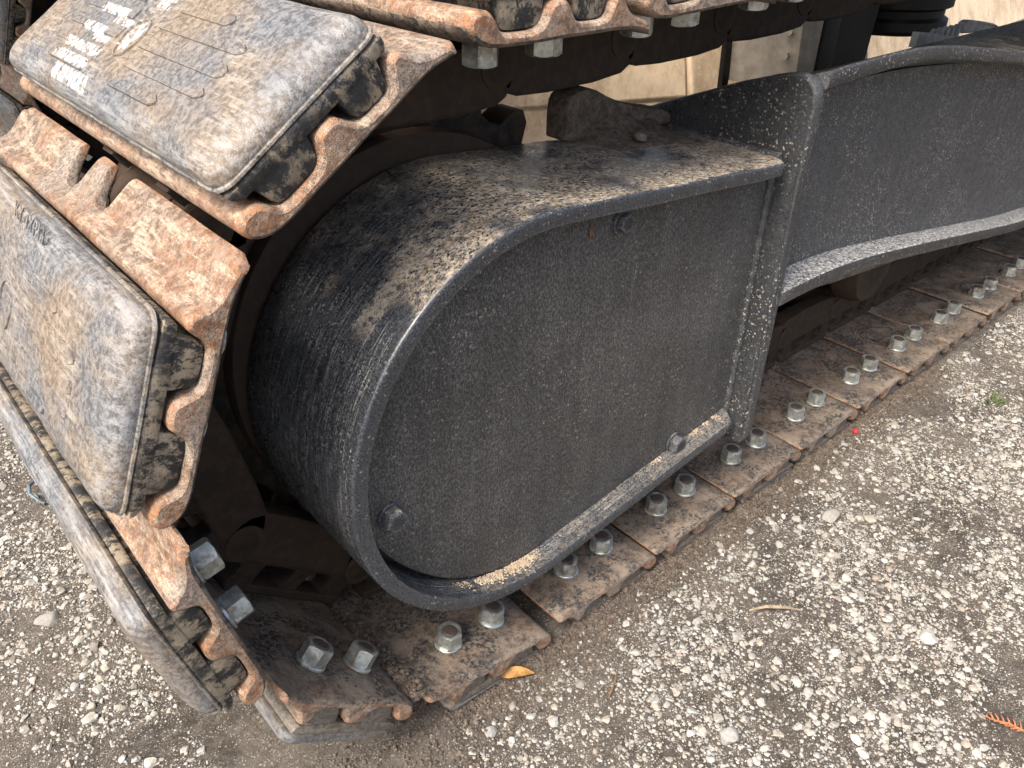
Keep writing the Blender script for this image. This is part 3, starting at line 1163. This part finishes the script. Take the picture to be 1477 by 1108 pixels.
def bead(name, pts, rad, mat, parent=frame, seed=1.0):
    P = []
    R_ = []
    for i in range(len(pts) - 1):
        a, b = Vector(pts[i]), Vector(pts[i + 1])
        n = max(2, int((b - a).length / 0.0035))
        for j in range(n):
            q = a.lerp(b, j / n)
            k = mnoise.noise(q * 120 + Vector((seed, 0, 0)))
            P.append(q + Vector((0.0006 * k, 0.0005 * k, 0)))
            R_.append(rad * (1 + 0.07 * math.sin(len(P) * 1.3) + 0.2 * k))
    return MB().tube(P, R_, 8).make(name, mat, parent, 50, loc=FI)


def mat_dirt(name='dried_tan_dirt', a=(0.40, 0.31, 0.215), b=(0.55, 0.47, 0.36)):
    t = NT(name)
    v = t.coords(False)
    m = t.noise(v, 140, 6, 0.75)
    c = t.mix(t.ramp(m, 0.36, 0.66), a, b)
    c = t.mix(t.ramp(t.noise(v, 420, 4, 0.7), 0.60, 0.70, 0, 0.7), c, (0.14, 0.10, 0.07))
    nb = t.bump(m, 0.8, 0.002)
    return t.done(c, 0.95, 0.0, t.bump(t.noise(v, 600, 4, 0.7), 0.7, 0.0008, nb), 0.2)


MAT['dirt'] = mat_dirt()
MAT['mud'] = mat_dirt('dark_caked_mud', (0.070, 0.056, 0.046), (0.165, 0.135, 0.108))
bead('weld_bead', [(0.3015, 0.030, 0.112), (0.3015, 0.030, 0.418)], 0.0042, 'plate')
bead('weld_bead', [(0.3035, 0.024, 0.424), (0.3035, 0.10, 0.4235), (0.3035, 0.168, 0.4235)], 0.0050, 'plate', seed=4)
bead('weld_bead', [(0.3195, 0.030, 0.27), (0.3195, 0.030, 0.500)], 0.0050, 'plate', seed=7)

# box beam running back from the end plate
TOPF = [(0.3187, 0.5070), (0.334, 0.5074), (0.370, 0.5086), (0.4046, 0.5094), (0.445, 0.5100), (0.483, 0.5098), (0.530, 0.5080), (0.5756, 0.5040), (0.63, 0.4975), (0.6874, 0.4898), (0.8032, 0.4735), (1.0, 0.446), (1.4, 0.40), (2.0, 0.36)]
BOTF = [(0.3187, 0.2810), (0.36, 0.2812), (0.40, 0.2805), (0.4472, 0.2780), (0.52, 0.2695), (0.6072, 0.2560), (0.70, 0.2410), (0.8262, 0.2200), (0.95, 0.199), (1.0789, 0.1789), (1.4, 0.145), (2.0, 0.12)]


def top_slope(x, z):
    return (z - 0.473) / 0.10


def flange(name, path, t0, y0, y1, slope, mat='plate'):
    P = chaikin(path, 1, False)
    loops = []
    for (x, z) in P:
        s_ = slope(x, z)
        zt, zb = z, z - t0
        d = (y1 - y0) * s_
        m = (y0 + y1) / 2
        loops.append([(x, y0 + 0.003, zt), (x, m, zt - d / 2), (x, y1, zt - d), (x, y1, zb - d), (x, m, zb - d / 2), (x, y0 + 0.003, zb), (x, y0 + 0.0008, zb + 0.0012), (x, y0, zb + 0.003), (x, y0, zt - 0.003), (x, y0 + 0.0008, zt - 0.001)])
    return MB().loft(loops).make(name, mat, frame, 40, loc=FI)


flange('top_flange', TOPF, 0.0160, 0.0, 0.105, top_slope)
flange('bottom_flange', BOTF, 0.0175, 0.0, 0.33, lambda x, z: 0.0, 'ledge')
tp_ = chaikin(TOPF, 1, False)
bt_ = chaikin(BOTF, 1, False)
webp = [(x, z - 0.0165 - 0.040 * top_slope(x, z)) for x, z in tp_] + [(x, z - 0.0005) for x, z in reversed(bt_)]
web = MB().prism(webp, 0.036, 0.046).make('web_plate', 'web', frame, 30, loc=FI)
web['label'] = 'recessed black side plate sprinkled with pale dust dots'
# rusty lower beam that carries the rollers
low = [(0.3190, 0.262), (0.50, 0.248), (0.70, 0.222), (1.0, 0.176), (2.0, 0.10), (2.0, 0.06), (0.80, 0.150), (0.62, 0.170), (0.52, 0.185), (0.40, 0.185), (0.3190, 0.185)]
MB().prism(low, 0.085, 0.30, 'y', 0.003).make('roller_beam', 'inner', frame, 35, loc=FI)
for xr in (0.46, 0.80, 1.15):
    MB().lathe([(0.02, 0.10), (0.055, 0.105), (0.062, 0.12), (0.062, 0.145), (0.052, 0.15), (0.052, 0.27), (0.062, 0.275), (0.062, 0.30), (0.05, 0.31), (0.02, 0.315)], 32, (xr, 0, 0.135)).make('track_roller', 'chain', frame, 35, loc=FI)
# lug standing at the back of the guard, caked with mud
lug = chaikin([(0.138, 0.428), (0.1375, 0.470), (0.1445, 0.4815), (0.160, 0.4845), (0.176, 0.4825), (0.200, 0.4700), (0.235, 0.4580), (0.300, 0.4440), (0.300, 0.428)], 1)
MB().prism(lug, 0.160, 0.190, 'y', 0.004).make('rear_lug', 'mud', frame, 40, loc=FI)
# heap of dirt at the foot of the lug
hv, hf = [], []
NXh, NYh = 26, 14
for j in range(NYh):
    for i in range(NXh):
        fx, fy = i / (NXh - 1), j / (NYh - 1)
        x = 0.150 + 0.145 * fx
        y = 0.105 + 0.062 * fy
        zs = GC[1] + GR + 0.0005 - (x - GC[0]) * 0.0807 + 0.0022
        h = 0.030 * (fy ** 1.7) * math.sin(PI * min(1, 0.12 + fx * 0.9)) * (0.8 + 0.5 * mnoise.noise(Vector((x * 40, y * 40, 0)))) + 0.004 * mnoise.noise(Vector((x * 120, y * 120, 3))) * fy
        e = min(fx, 1 - fx, fy * 1.0) * 8
        hv.append((x, y, zs - 0.005 + min(1, e) * 0.0042 + max(0, h) * min(1, e)))
for j in range(NYh - 1):
    for i in range(NXh - 1):
        a = j * NXh + i
        hf.append((a, a + 1, a + NXh + 1, a + NXh))
obj('dirt_heap', hv, hf, 'mud', frame, 60, loc=FI)
# dried sand lying in the bottom of the rim and on the bottom flange
def sandstrip(name, pts, w0, h, seed):
    hv, hf = [], []
    K = 7
    for i, (x, y, z) in enumerate(pts):
        f = i / (len(pts) - 1)
        env = math.sin(PI * f) ** 0.5
        for k in range(K):
            g = k / (K - 1)
            yy = y + w0 * g
            hh = h * env * math.sin(PI * g) * (0.25 + 1.7 * mnoise.noise(Vector((x * 75, yy * 110, seed))))
            hv.append((x, yy, z + max(-0.001, hh - 0.0006)))
    for i in range(len(pts) - 1):
        for k in range(K - 1):
            a = i * K + k
            hf.append((a, a + 1, a + K + 1, a + K))
    return obj(name, hv, hf, 'dirt', frame, 60, loc=FI)


rim_in = []
for i in range(40):
    a = math.radians(240 + (276.5 - 240) * i / 39)
    rim_in.append((GC[0] + (GR - T) * math.cos(a), 0.0135, GC[1] + (GR - T) * math.sin(a)))
gs = np.random.default_rng(77)
SS, SF = stone_shapes(1, 8)
sv, sf = [], []
for i in range(1500):
    f = gs.beta(2.2, 1.7)
    q0 = rim_in[int(f * 39)]
    env = math.sin(PI * min(0.98, max(0.02, f)))
    if mnoise.noise(Vector((q0[0] * 50, 3.0, 1.0))) < -0.25:
        continue
    r = gs.uniform(0.0005, 0.0016) * (0.6 + 0.5 * env)
    y_ = 0.0315 - abs(gs.normal(0, 0.0055))
    if y_ < 0.0125:
        continue
    kk = len(sv)
    sv += (SS[gs.integers(8)] * r + np.array((q0[0] + gs.normal(0, 0.002), y_, q0[2] + r * 0.3))).tolist()
    sf += (SF + kk).tolist()
for i in range(420):
    x_ = 0.16 + 0.125 * gs.uniform() ** 0.8
    if mnoise.noise(Vector((x_ * 60, 9.0, 1.0))) < 0.0:
        continue
    r = gs.uniform(0.0005, 0.0013)
    kk = len(sv)
    sv += (SS[gs.integers(8)] * r + np.array((x_, 0.0315 - abs(gs.normal(0, 0.004)), GC[1] - GR / 0.9922 + T + 0.1255 * (x_ - GC[0]) + 0.0004))).tolist()
    sf += (SF + kk).tolist()
sand = obj('sand_deposit', sv, sf, 'dirt', frame, 0, loc=FI, fix=False)
sand['kind'] = 'stuff'
bz = chaikin(BOTF, 1, False)
def zbot(x):
    for i in range(len(bz) - 1):
        if bz[i][0] <= x <= bz[i + 1][0]:
            f = (x - bz[i][0]) / (bz[i + 1][0] - bz[i][0])
            return bz[i][1] + (bz[i + 1][1] - bz[i][1]) * f
    return bz[-1][1]

# ------------------------------------------------------------------ excavator centre body behind the frame
MAT['blackpart'] = mat_plain('plain_black_steel', (0.012, 0.010, 0.009), 0.6, 0.0, 0.3, 0.3, 40)
def mat_tan():
    t = NT('weathered_tan_panel')
    v = t.coords(False)
    big = t.noise(t.scale(v, (1.0, 1.0, 0.5)), 7, 8, 0.72)
    mid = t.noise(v, 60, 8, 0.78)
    c = t.mix(t.ramp(big, 0.36, 0.62), (0.46, 0.345, 0.23), (0.70, 0.57, 0.41))
    c = t.mix(t.ramp(mid, 0.52, 0.64, 0, 0.5), c, (0.72, 0.63, 0.50))
    c = t.mix(t.ramp(t.noise(t.scale(v, (1.0, 1.0, 0.2)), 16, 6, 0.7), 0.58, 0.70, 0, 0.7), c, (0.33, 0.20, 0.11))
    return t.done(c, 0.9, 0.0, t.bump(mid, 0.4, 0.003), 0.2)


MAT['tan'] = mat_tan()
MAT['palebox'] = mat_plain('pale_dusty_paint', (0.62, 0.55, 0.45), 0.85, 0, 0.3, 0.15, 30)
body = empty('excavator_body', (2.0, 0.9, 0.5), 'black excavator centre body with grooved swivel above the frame', 'excavator')
BI = (-2.0, -0.9, -0.5)
MB().prism([(1.83, 0.05), (1.80, 0.71), (2.20, 0.71), (2.14, 0.05)], 0.86, 1.05, 'y', 0.006).make('leg_post', 'blackpart', body, 35, loc=BI)
MB().lathe([(0.03, 0.72), (0.20, 0.71), (0.20, 0.44), (0.215, 0.43), (0.215, 0.395), (0.195, 0.385), (0.195, 0.365), (0.215, 0.355), (0.215, 0.32), (0.195, 0.31), (0.195, 0.29), (0.21, 0.28), (0.21, 0.255), (0.19, 0.24), (0.02, 0.24)][::-1], 56, (2.42, 0.98, 0), 'z').make('grooved_swivel', 'blackpart', body, 35, loc=BI)
MB().prism(chaikin([(0.78, -0.34), (3.4, -0.34), (3.4, 0.84), (0.62, 0.84), (0.55, 2.1), (-0.6, 2.1), (-0.6, 0.62), (0.75, 0.55)], 1), 0.70, 1.25, 'z', 0.03).make('unseen_shade_house', 'blackpart', body, 35, loc=BI)  # unseen house slab, added and outlined to shade the track and ground

# bolted tan box in front of the post
bxr = empty('bolted_box', (1.63, 0.84, 0.2), 'tan dusty bolted steel box beside the black post', 'box')
BB = (-1.63, -0.84, -0.2)
MB().prism([(1.66, 0.16), (1.64, 0.345), (1.66, 0.365), (1.745, 0.365), (1.745, 0.16)], 0.80, 1.02, 'y', 0.004).make('shell', 'palebox', bxr, 30, loc=BB)
MB().prism([(1.632, 0.13), (1.616, 0.372), (1.66, 0.372), (1.66, 0.13)], 1.012, 1.030, 'y', 0.003).make('shadow_line_strip', 'blackpart', bxr, 30, loc=BB)  # dark strip added in place of the shadow line beside the box
MB().prism([(1.748, 0.155), (1.748, 0.37), (1.828, 0.37), (1.828, 0.155)], 0.795, 1.02, 'y', 0.004).make('black_bracket', 'blackpart', bxr, 30, loc=BB)
for (y, z) in ((0.835, 0.315), (0.835, 0.255)):
    MB().lathe([(0.011, -0.012), (0.011, -0.002), (0.0, 0.0)][::1], 8, (1.648, y, z), 'x').make('bolt_head', 'palebox', bxr, 25, loc=BB)

# tan bank of slabs beyond the machine
wall = empty('tan_slab_wall', (1.75, 1.3, -0.03), 'sunlit tan slab wall seen through the gap under the track', 'wall')
WI = (-1.75, -1.3, 0.03)


def slab(name, a, b, h, tilt, t=0.05, z0=-0.06, mat='tan'):
    ax, ay = a
    bx_, by_ = b
    d = Vector((bx_ - ax, by_ - ay, 0)).normalized()
    n = Vector((d.y, -d.x, 0))
    if n.y > 0:
        n = -n
    up = (Vector((0, 0, 1)) * math.cos(tilt) - n * math.sin(tilt))
    A, B_ = Vector((ax, ay, z0)), Vector((bx_, by_, z0))
    back = -n * t
    pts = [A, B_, B_ + up * h, A + up * h]
    vs_ = pts + [p + back for p in pts]
    fs = [(0, 1, 2, 3), (7, 6, 5, 4), (0, 4, 5, 1), (1, 5, 6, 2), (2, 6, 7, 3), (3, 7, 4, 0)]
    o = obj(name, vs_, fs, mat, wall, 0, loc=WI)
    bv = o.modifiers.new('bevel', 'BEVEL')
    bv.width = 0.008
    bv.segments = 2
    return o


slab('slab', (0.55, 1.66), (1.745, 1.18), 0.135, 0.35)
slab('slab', (0.50, 1.72), (1.747, 1.215), 0.50, 0.30, z0=0.062)
slab('slab', (1.752, 1.165), (2.60, 1.02), 0.62, 0.30)
slab('slab', (2.62, 1.25), (4.0, 1.35), 0.5, 0.35)
slab('slab', (4.02, 1.36), (6.5, 1.6), 0.5, 0.35)

# ------------------------------------------------------------------ far crawler track, dark behind the near one
far = empty('far_crawler_track', (0.5, 1.6, -0.03), 'dark brown end of the far crawler track in deep shade', 'crawler track')
far_inv = Matrix.Translation((-0.5, -1.6, 0.03))
FX, FY = 0.24, 1.42
for th in (8, 42, 76, 110, 145):
    t_ = math.radians(th)
    o = place_shoe(far, far_inv, FX - math.sin(t_) * RAD, CZ - math.cos(t_) * RAD, th, dy=FY, k=int(th), nuts=False)
for i in range(2):
    place_shoe(far, far_inv, FX + PITCH * i, 0.568, 180, dy=FY, k=i, nuts=False)
    place_shoe(far, far_inv, FX + 0.1 + PITCH * i, 0.0, 0, dy=FY, k=i, nuts=False)
MB().lathe([(0.02, 0.10), (0.19, 0.10), (0.20, 0.12), (0.20, 0.20), (0.235, 0.21), (0.235, 0.24), (0.05, 0.25)], 48, (FX - 0.5, FY - 1.6, CZ + 0.03)).make('sprocket_disc', 'chain', far, 35)


# ------------------------------------------------------------------ soil crumbs beside and between the shoes
def crumbs(name, n, area, rmin, rmax, label, zf, seed):
    g = np.random.default_rng(seed)
    S, F = stone_shapes(1, 10)
    vs_, fs = [], []
    for i in range(n):
        x, y = area(g)
        r = rmin + (rmax - rmin) * g.uniform() ** 2.5
        q = S[g.integers(len(S))] * r * g.uniform(0.7, 1.3, 3)
        q = q + np.array((x, y, zf(x, y) + r * g.uniform(0.0, 0.6)))
        k = len(vs_)
        vs_ += q.tolist()
        fs += (F + k).tolist()
    o = obj(name, vs_, fs, 'mud', None, 0, fix=False)
    return tag(o, label, 'soil', kind='stuff')


def area_front(g):
    while True:
        x = g.uniform(-0.30, 0.9)
        y = -abs(g.normal(0, 0.022)) + 0.006 if x > -0.13 else g.normal(-0.02, 0.05)
        if x < -0.13 and y > 0.05:
            continue
        return x, y


crumbs('soil_crumbs', 16000, area_front, 0.0006, 0.0032, 'crumbled dark soil along the foot of the track', ground_h, 21)


def area_gap(g):
    return -0.171 + g.normal(0, 0.0045), g.uniform(0.005, 0.16)


crumbs('soil_clods', 900, area_gap, 0.001, 0.0042, 'black soil clods packed in the gap between two shoes', lambda x, y: 0.024, 23)

# ------------------------------------------------------------------ small things
MAT['leaf'] = mat_plain('dry_orange_leaf', (0.42, 0.22, 0.07), 0.7, 0, 0.3, 0.35, 120)
MAT['brownleaf'] = mat_plain('dry_brown_leaf', (0.20, 0.11, 0.055), 0.8, 0, 0.3, 0.3, 120)
MAT['berry'] = mat_plain('red_berry_skin', (0.36, 0.03, 0.035), 0.4, 0, 0.1, 0.2, 200)
MAT['sprig'] = mat_plain('orange_cedar_sprig', (0.38, 0.14, 0.06), 0.75, 0, 0.2, 0.25, 200)
MAT['twig'] = mat_plain('dry_grey_twig', (0.24, 0.19, 0.13), 0.9, 0, 0.4, 0.3, 150)
MAT['weed'] = mat_plain('green_weed', (0.075, 0.10, 0.035), 0.7, 0, 0.2, 0.3, 150)
MAT['wire'] = mat_plain('blue_grey_wire', (0.10, 0.13, 0.16), 0.5, 0, 0.1, 0.2, 100)
MAT['palesteel'] = mat_plain('bright_galvanised_steel', (0.42, 0.44, 0.46), 0.5, 0.2, 0.2, 0.2, 40)


def leaf(name, a, b, w, mat, label, lift=0.004, z=None):
    a, b = Vector(a), Vector(b)
    d = b - a
    side = Vector((-d.y, d.x, 0)).normalized()
    N = 9
    vs_, fs = [], []
    for layer in (0, 1):
        for i in range(N):
            f = i / (N - 1)
            ww = w * math.sin(PI * f ** 0.75) ** 0.8 if 0 < f < 1 else w * 0.04
            c = a + d * f + Vector((0, 0, lift * math.sin(PI * f) + (0.0004 if layer else 0)))
            for k in (-1, 0, 1):
                vs_.append(tuple(c + side * ww * k + Vector((0, 0, 0.25 * ww * abs(k)))))
    for layer in (0, 1):
        o_ = layer * N * 3
        for i in range(N - 1):
            for k in range(2):
                q = o_ + i * 3 + k
                fs.append((q, q + 1, q + 4, q + 3) if layer else (q, q + 3, q + 4, q + 1))
    for i in range(N - 1):
        for k in (0, 2):
            q = i * 3 + k
            fs.append((q, q + 3, q + 3 + N * 3, q + N * 3))
    o = obj(name, vs_, fs, mat, None, 60)
    return tag(o, label, 'leaf')


def gz(x, y, d=0.003):
    return (x, y, ground_h(x, y) + d)


leaf('fallen_leaf', gz(-0.072, 0.004, 0.006), gz(-0.043, -0.014, 0.005), 0.0065, 'leaf', 'orange dry leaf lying at the foot of the second shoe')
leaf('fallen_leaf', (0.0405, 0.0312, 0.4035), (0.0435, 0.0312, 0.4190), 0.0022, 'brownleaf', 'small brown leaf stuck on the cover panel below the rim', 0.0)
mb = MB().lathe([(0.0008, -0.0046), (0.003, -0.0036), (0.0046, 0.0), (0.0036, 0.0032), (0.0012, 0.0040), (0.0008, 0.0052), (0.0002, 0.0054)], 16, axis='z')
o = mb.make('red_berry', 'berry', None, 40, loc=gz(0.603, -0.012, 0.005))
tag(o, 'single red berry on the gravel beside the track', 'berry')
# cedar sprig
sp = [Vector(gz(0.262, -0.342, 0.005)), Vector(gz(0.268, -0.356, 0.006)), Vector(gz(0.272, -0.371, 0.005))]
mb = MB().tube(sp, [0.0006, 0.0010, 0.0007], 6)
for i in range(14):
    f = i / 13
    p = sp[0].lerp(sp[2], f)
    s_ = 1 if i % 2 else -1
    q = p + Vector((0.008 * s_ * (0.5 + f * 0.5), 0.007 - 0.002 * f, 0.002))
    mb.tube([p, p.lerp(q, 0.5) + Vector((0, 0, 0.001)), q], [0.0007, 0.0008, 0.0003], 5)
tag(mb.make('cedar_sprig', 'sprig', None, 40), 'orange dead cedar sprig lying on the gravel', 'sprig')
tw = [gz(0.196, -0.108, 0.005), gz(0.212, -0.118, 0.007), gz(0.228, -0.134, 0.007), gz(0.240, -0.147, 0.005)]
tag(MB().tube(tw, [0.0012, 0.0020, 0.0017, 0.0008], 7).make('dry_twig', 'twig', None, 40), 'short dry twig lying among the gravel', 'twig')
tw = [gz(-0.006, -0.082, 0.004), gz(0.010, -0.075, 0.006), gz(0.026, -0.066, 0.004)]
tag(MB().tube(tw, [0.0006, 0.0010, 0.0005], 6).make('thin_stalk', 'brownleaf', None, 40), 'thin reddish stalk on the gravel near the guard', 'stalk')
mb = MB()
for i in range(16):
    a = random.uniform(0, 2 * PI)
    c = Vector(gz(0.856 + random.uniform(-.014, .014), -0.115 + random.uniform(-.008, .008), 0.0))
    q = c + Vector((0.010 * math.cos(a), 0.010 * math.sin(a), random.uniform(0.006, 0.014)))
    mb.tube([c, c.lerp(q, 0.6) + Vector((0, 0, 0.003)), q], [0.0006, 0.0016, 0.0003], 5)
tag(mb.make('green_weed', 'weed', None, 40), 'tiny green weed growing in the shaded gravel', 'weed')
wl = [gz(-0.330, 0.640, 0.008), gz(-0.345, 0.632, 0.014), gz(-0.354, 0.615, 0.014), gz(-0.352, 0.598, 0.009), gz(-0.343, 0.588, 0.003)]
tag(MB().tube([wl[0]] + [tuple((Vector(wl[i]) + Vector(wl[i + 1])) / 2) for i in range(4)] + [wl[4]], 0.0022, 8).make('wire_loop', 'wire', None, 50), 'blue-grey loop of wire sticking out of the gravel', 'wire')


def rock(name, loc, r, label, col, seed, sc=(1, 1, 0.8), sub=3):
    g = np.random.default_rng(seed)
    V, F = ico(sub)
    d = V.copy()
    for _ in range(14):
        nn = g.normal(size=3)
        nn /= np.linalg.norm(nn)
        d -= np.maximum(d @ nn - g.uniform(0.5, 0.85), 0)[:, None] * nn
    d = d * np.array(sc) * r
    d += np.array([[0.05 * r * mnoise.noise(Vector(p) * (2.2 / r)) for _ in range(3)] for p in d.tolist()])
    me = bpy.data.meshes.new(name)
    me.from_pydata(d.tolist(), [], F.tolist())
    at = me.color_attributes.new('stone_colour', 'FLOAT_COLOR', 'POINT')
    at.data.foreach_set('color', np.tile(np.array((*col, 1.0)), len(d)))
    o = obj_me(name, me, 'stone', None, 28, loc=loc)
    return tag(o, label, 'stone')


rock('stone', (0.201, 0.120, 0.4415), 0.0088, 'grey pebble lying on top of the black guard', (0.11, 0.10, 0.088), 3)
rock('stone', gz(0.050, -0.184, 0.004), 0.0125, 'large grey-white angular stone near the lower edge', (0.30, 0.30, 0.295), 5, (1.1, 0.9, 0.7))
rock('stone', gz(0.316, -0.255, 0.004), 0.0105, 'large white angular stone at the right of the gravel', (0.34, 0.335, 0.325), 6, (1, 1.0, 0.7))
rock('stone', gz(0.414, -0.083, 0.003), 0.0150, 'broad flat grey stone at the upper right of the gravel', (0.26, 0.255, 0.235), 7, (1.2, 0.7, 0.55))
rock('stone', gz(0.447, -0.118, 0.003), 0.0095, 'blocky beige stone next to the broad flat stone', (0.30, 0.28, 0.24), 8)
rock('stone', gz(-0.3965, 0.384, 0.002), 0.0130, 'flat grey stone left of the lowest rubber pad', (0.27, 0.265, 0.25), 9, (1, 1.1, 0.5))

# bright steel step behind the frame beam
st = empty('steel_step', (1.75, 0.47, 0.30), 'pale galvanised step plate with toothed edge behind the frame', 'step')
SI = (-1.75, -0.47, -0.30)
MB().prism([(1.530, 0.340), (1.532, 0.372), (1.60, 0.364), (1.738, 0.344), (1.74, 0.336)], 0.45, 0.468, 'y', 0.003).make('side_plate', 'palesteel', st, 30, loc=SI)
MB().prism(chaikin([(1.762, 0.345), (1.762, 0.360), (1.768, 0.378), (1.840, 0.371), (1.98, 0.351), (1.98, 0.340)], 1), 0.45, 0.468, 'y', 0.004).make('side_block', 'palesteel', st, 30, loc=SI)
for i in range(5):
    x = 1.615 + 0.030 * i
    MB().prism([(x, 0.335), (x + 0.003, 0.362), (x + 0.012, 0.370), (x + 0.020, 0.362), (x + 0.022, 0.335)], 0.452, 0.466, 'y', 0.002).make('tooth', 'palesteel', st, 30, loc=SI)
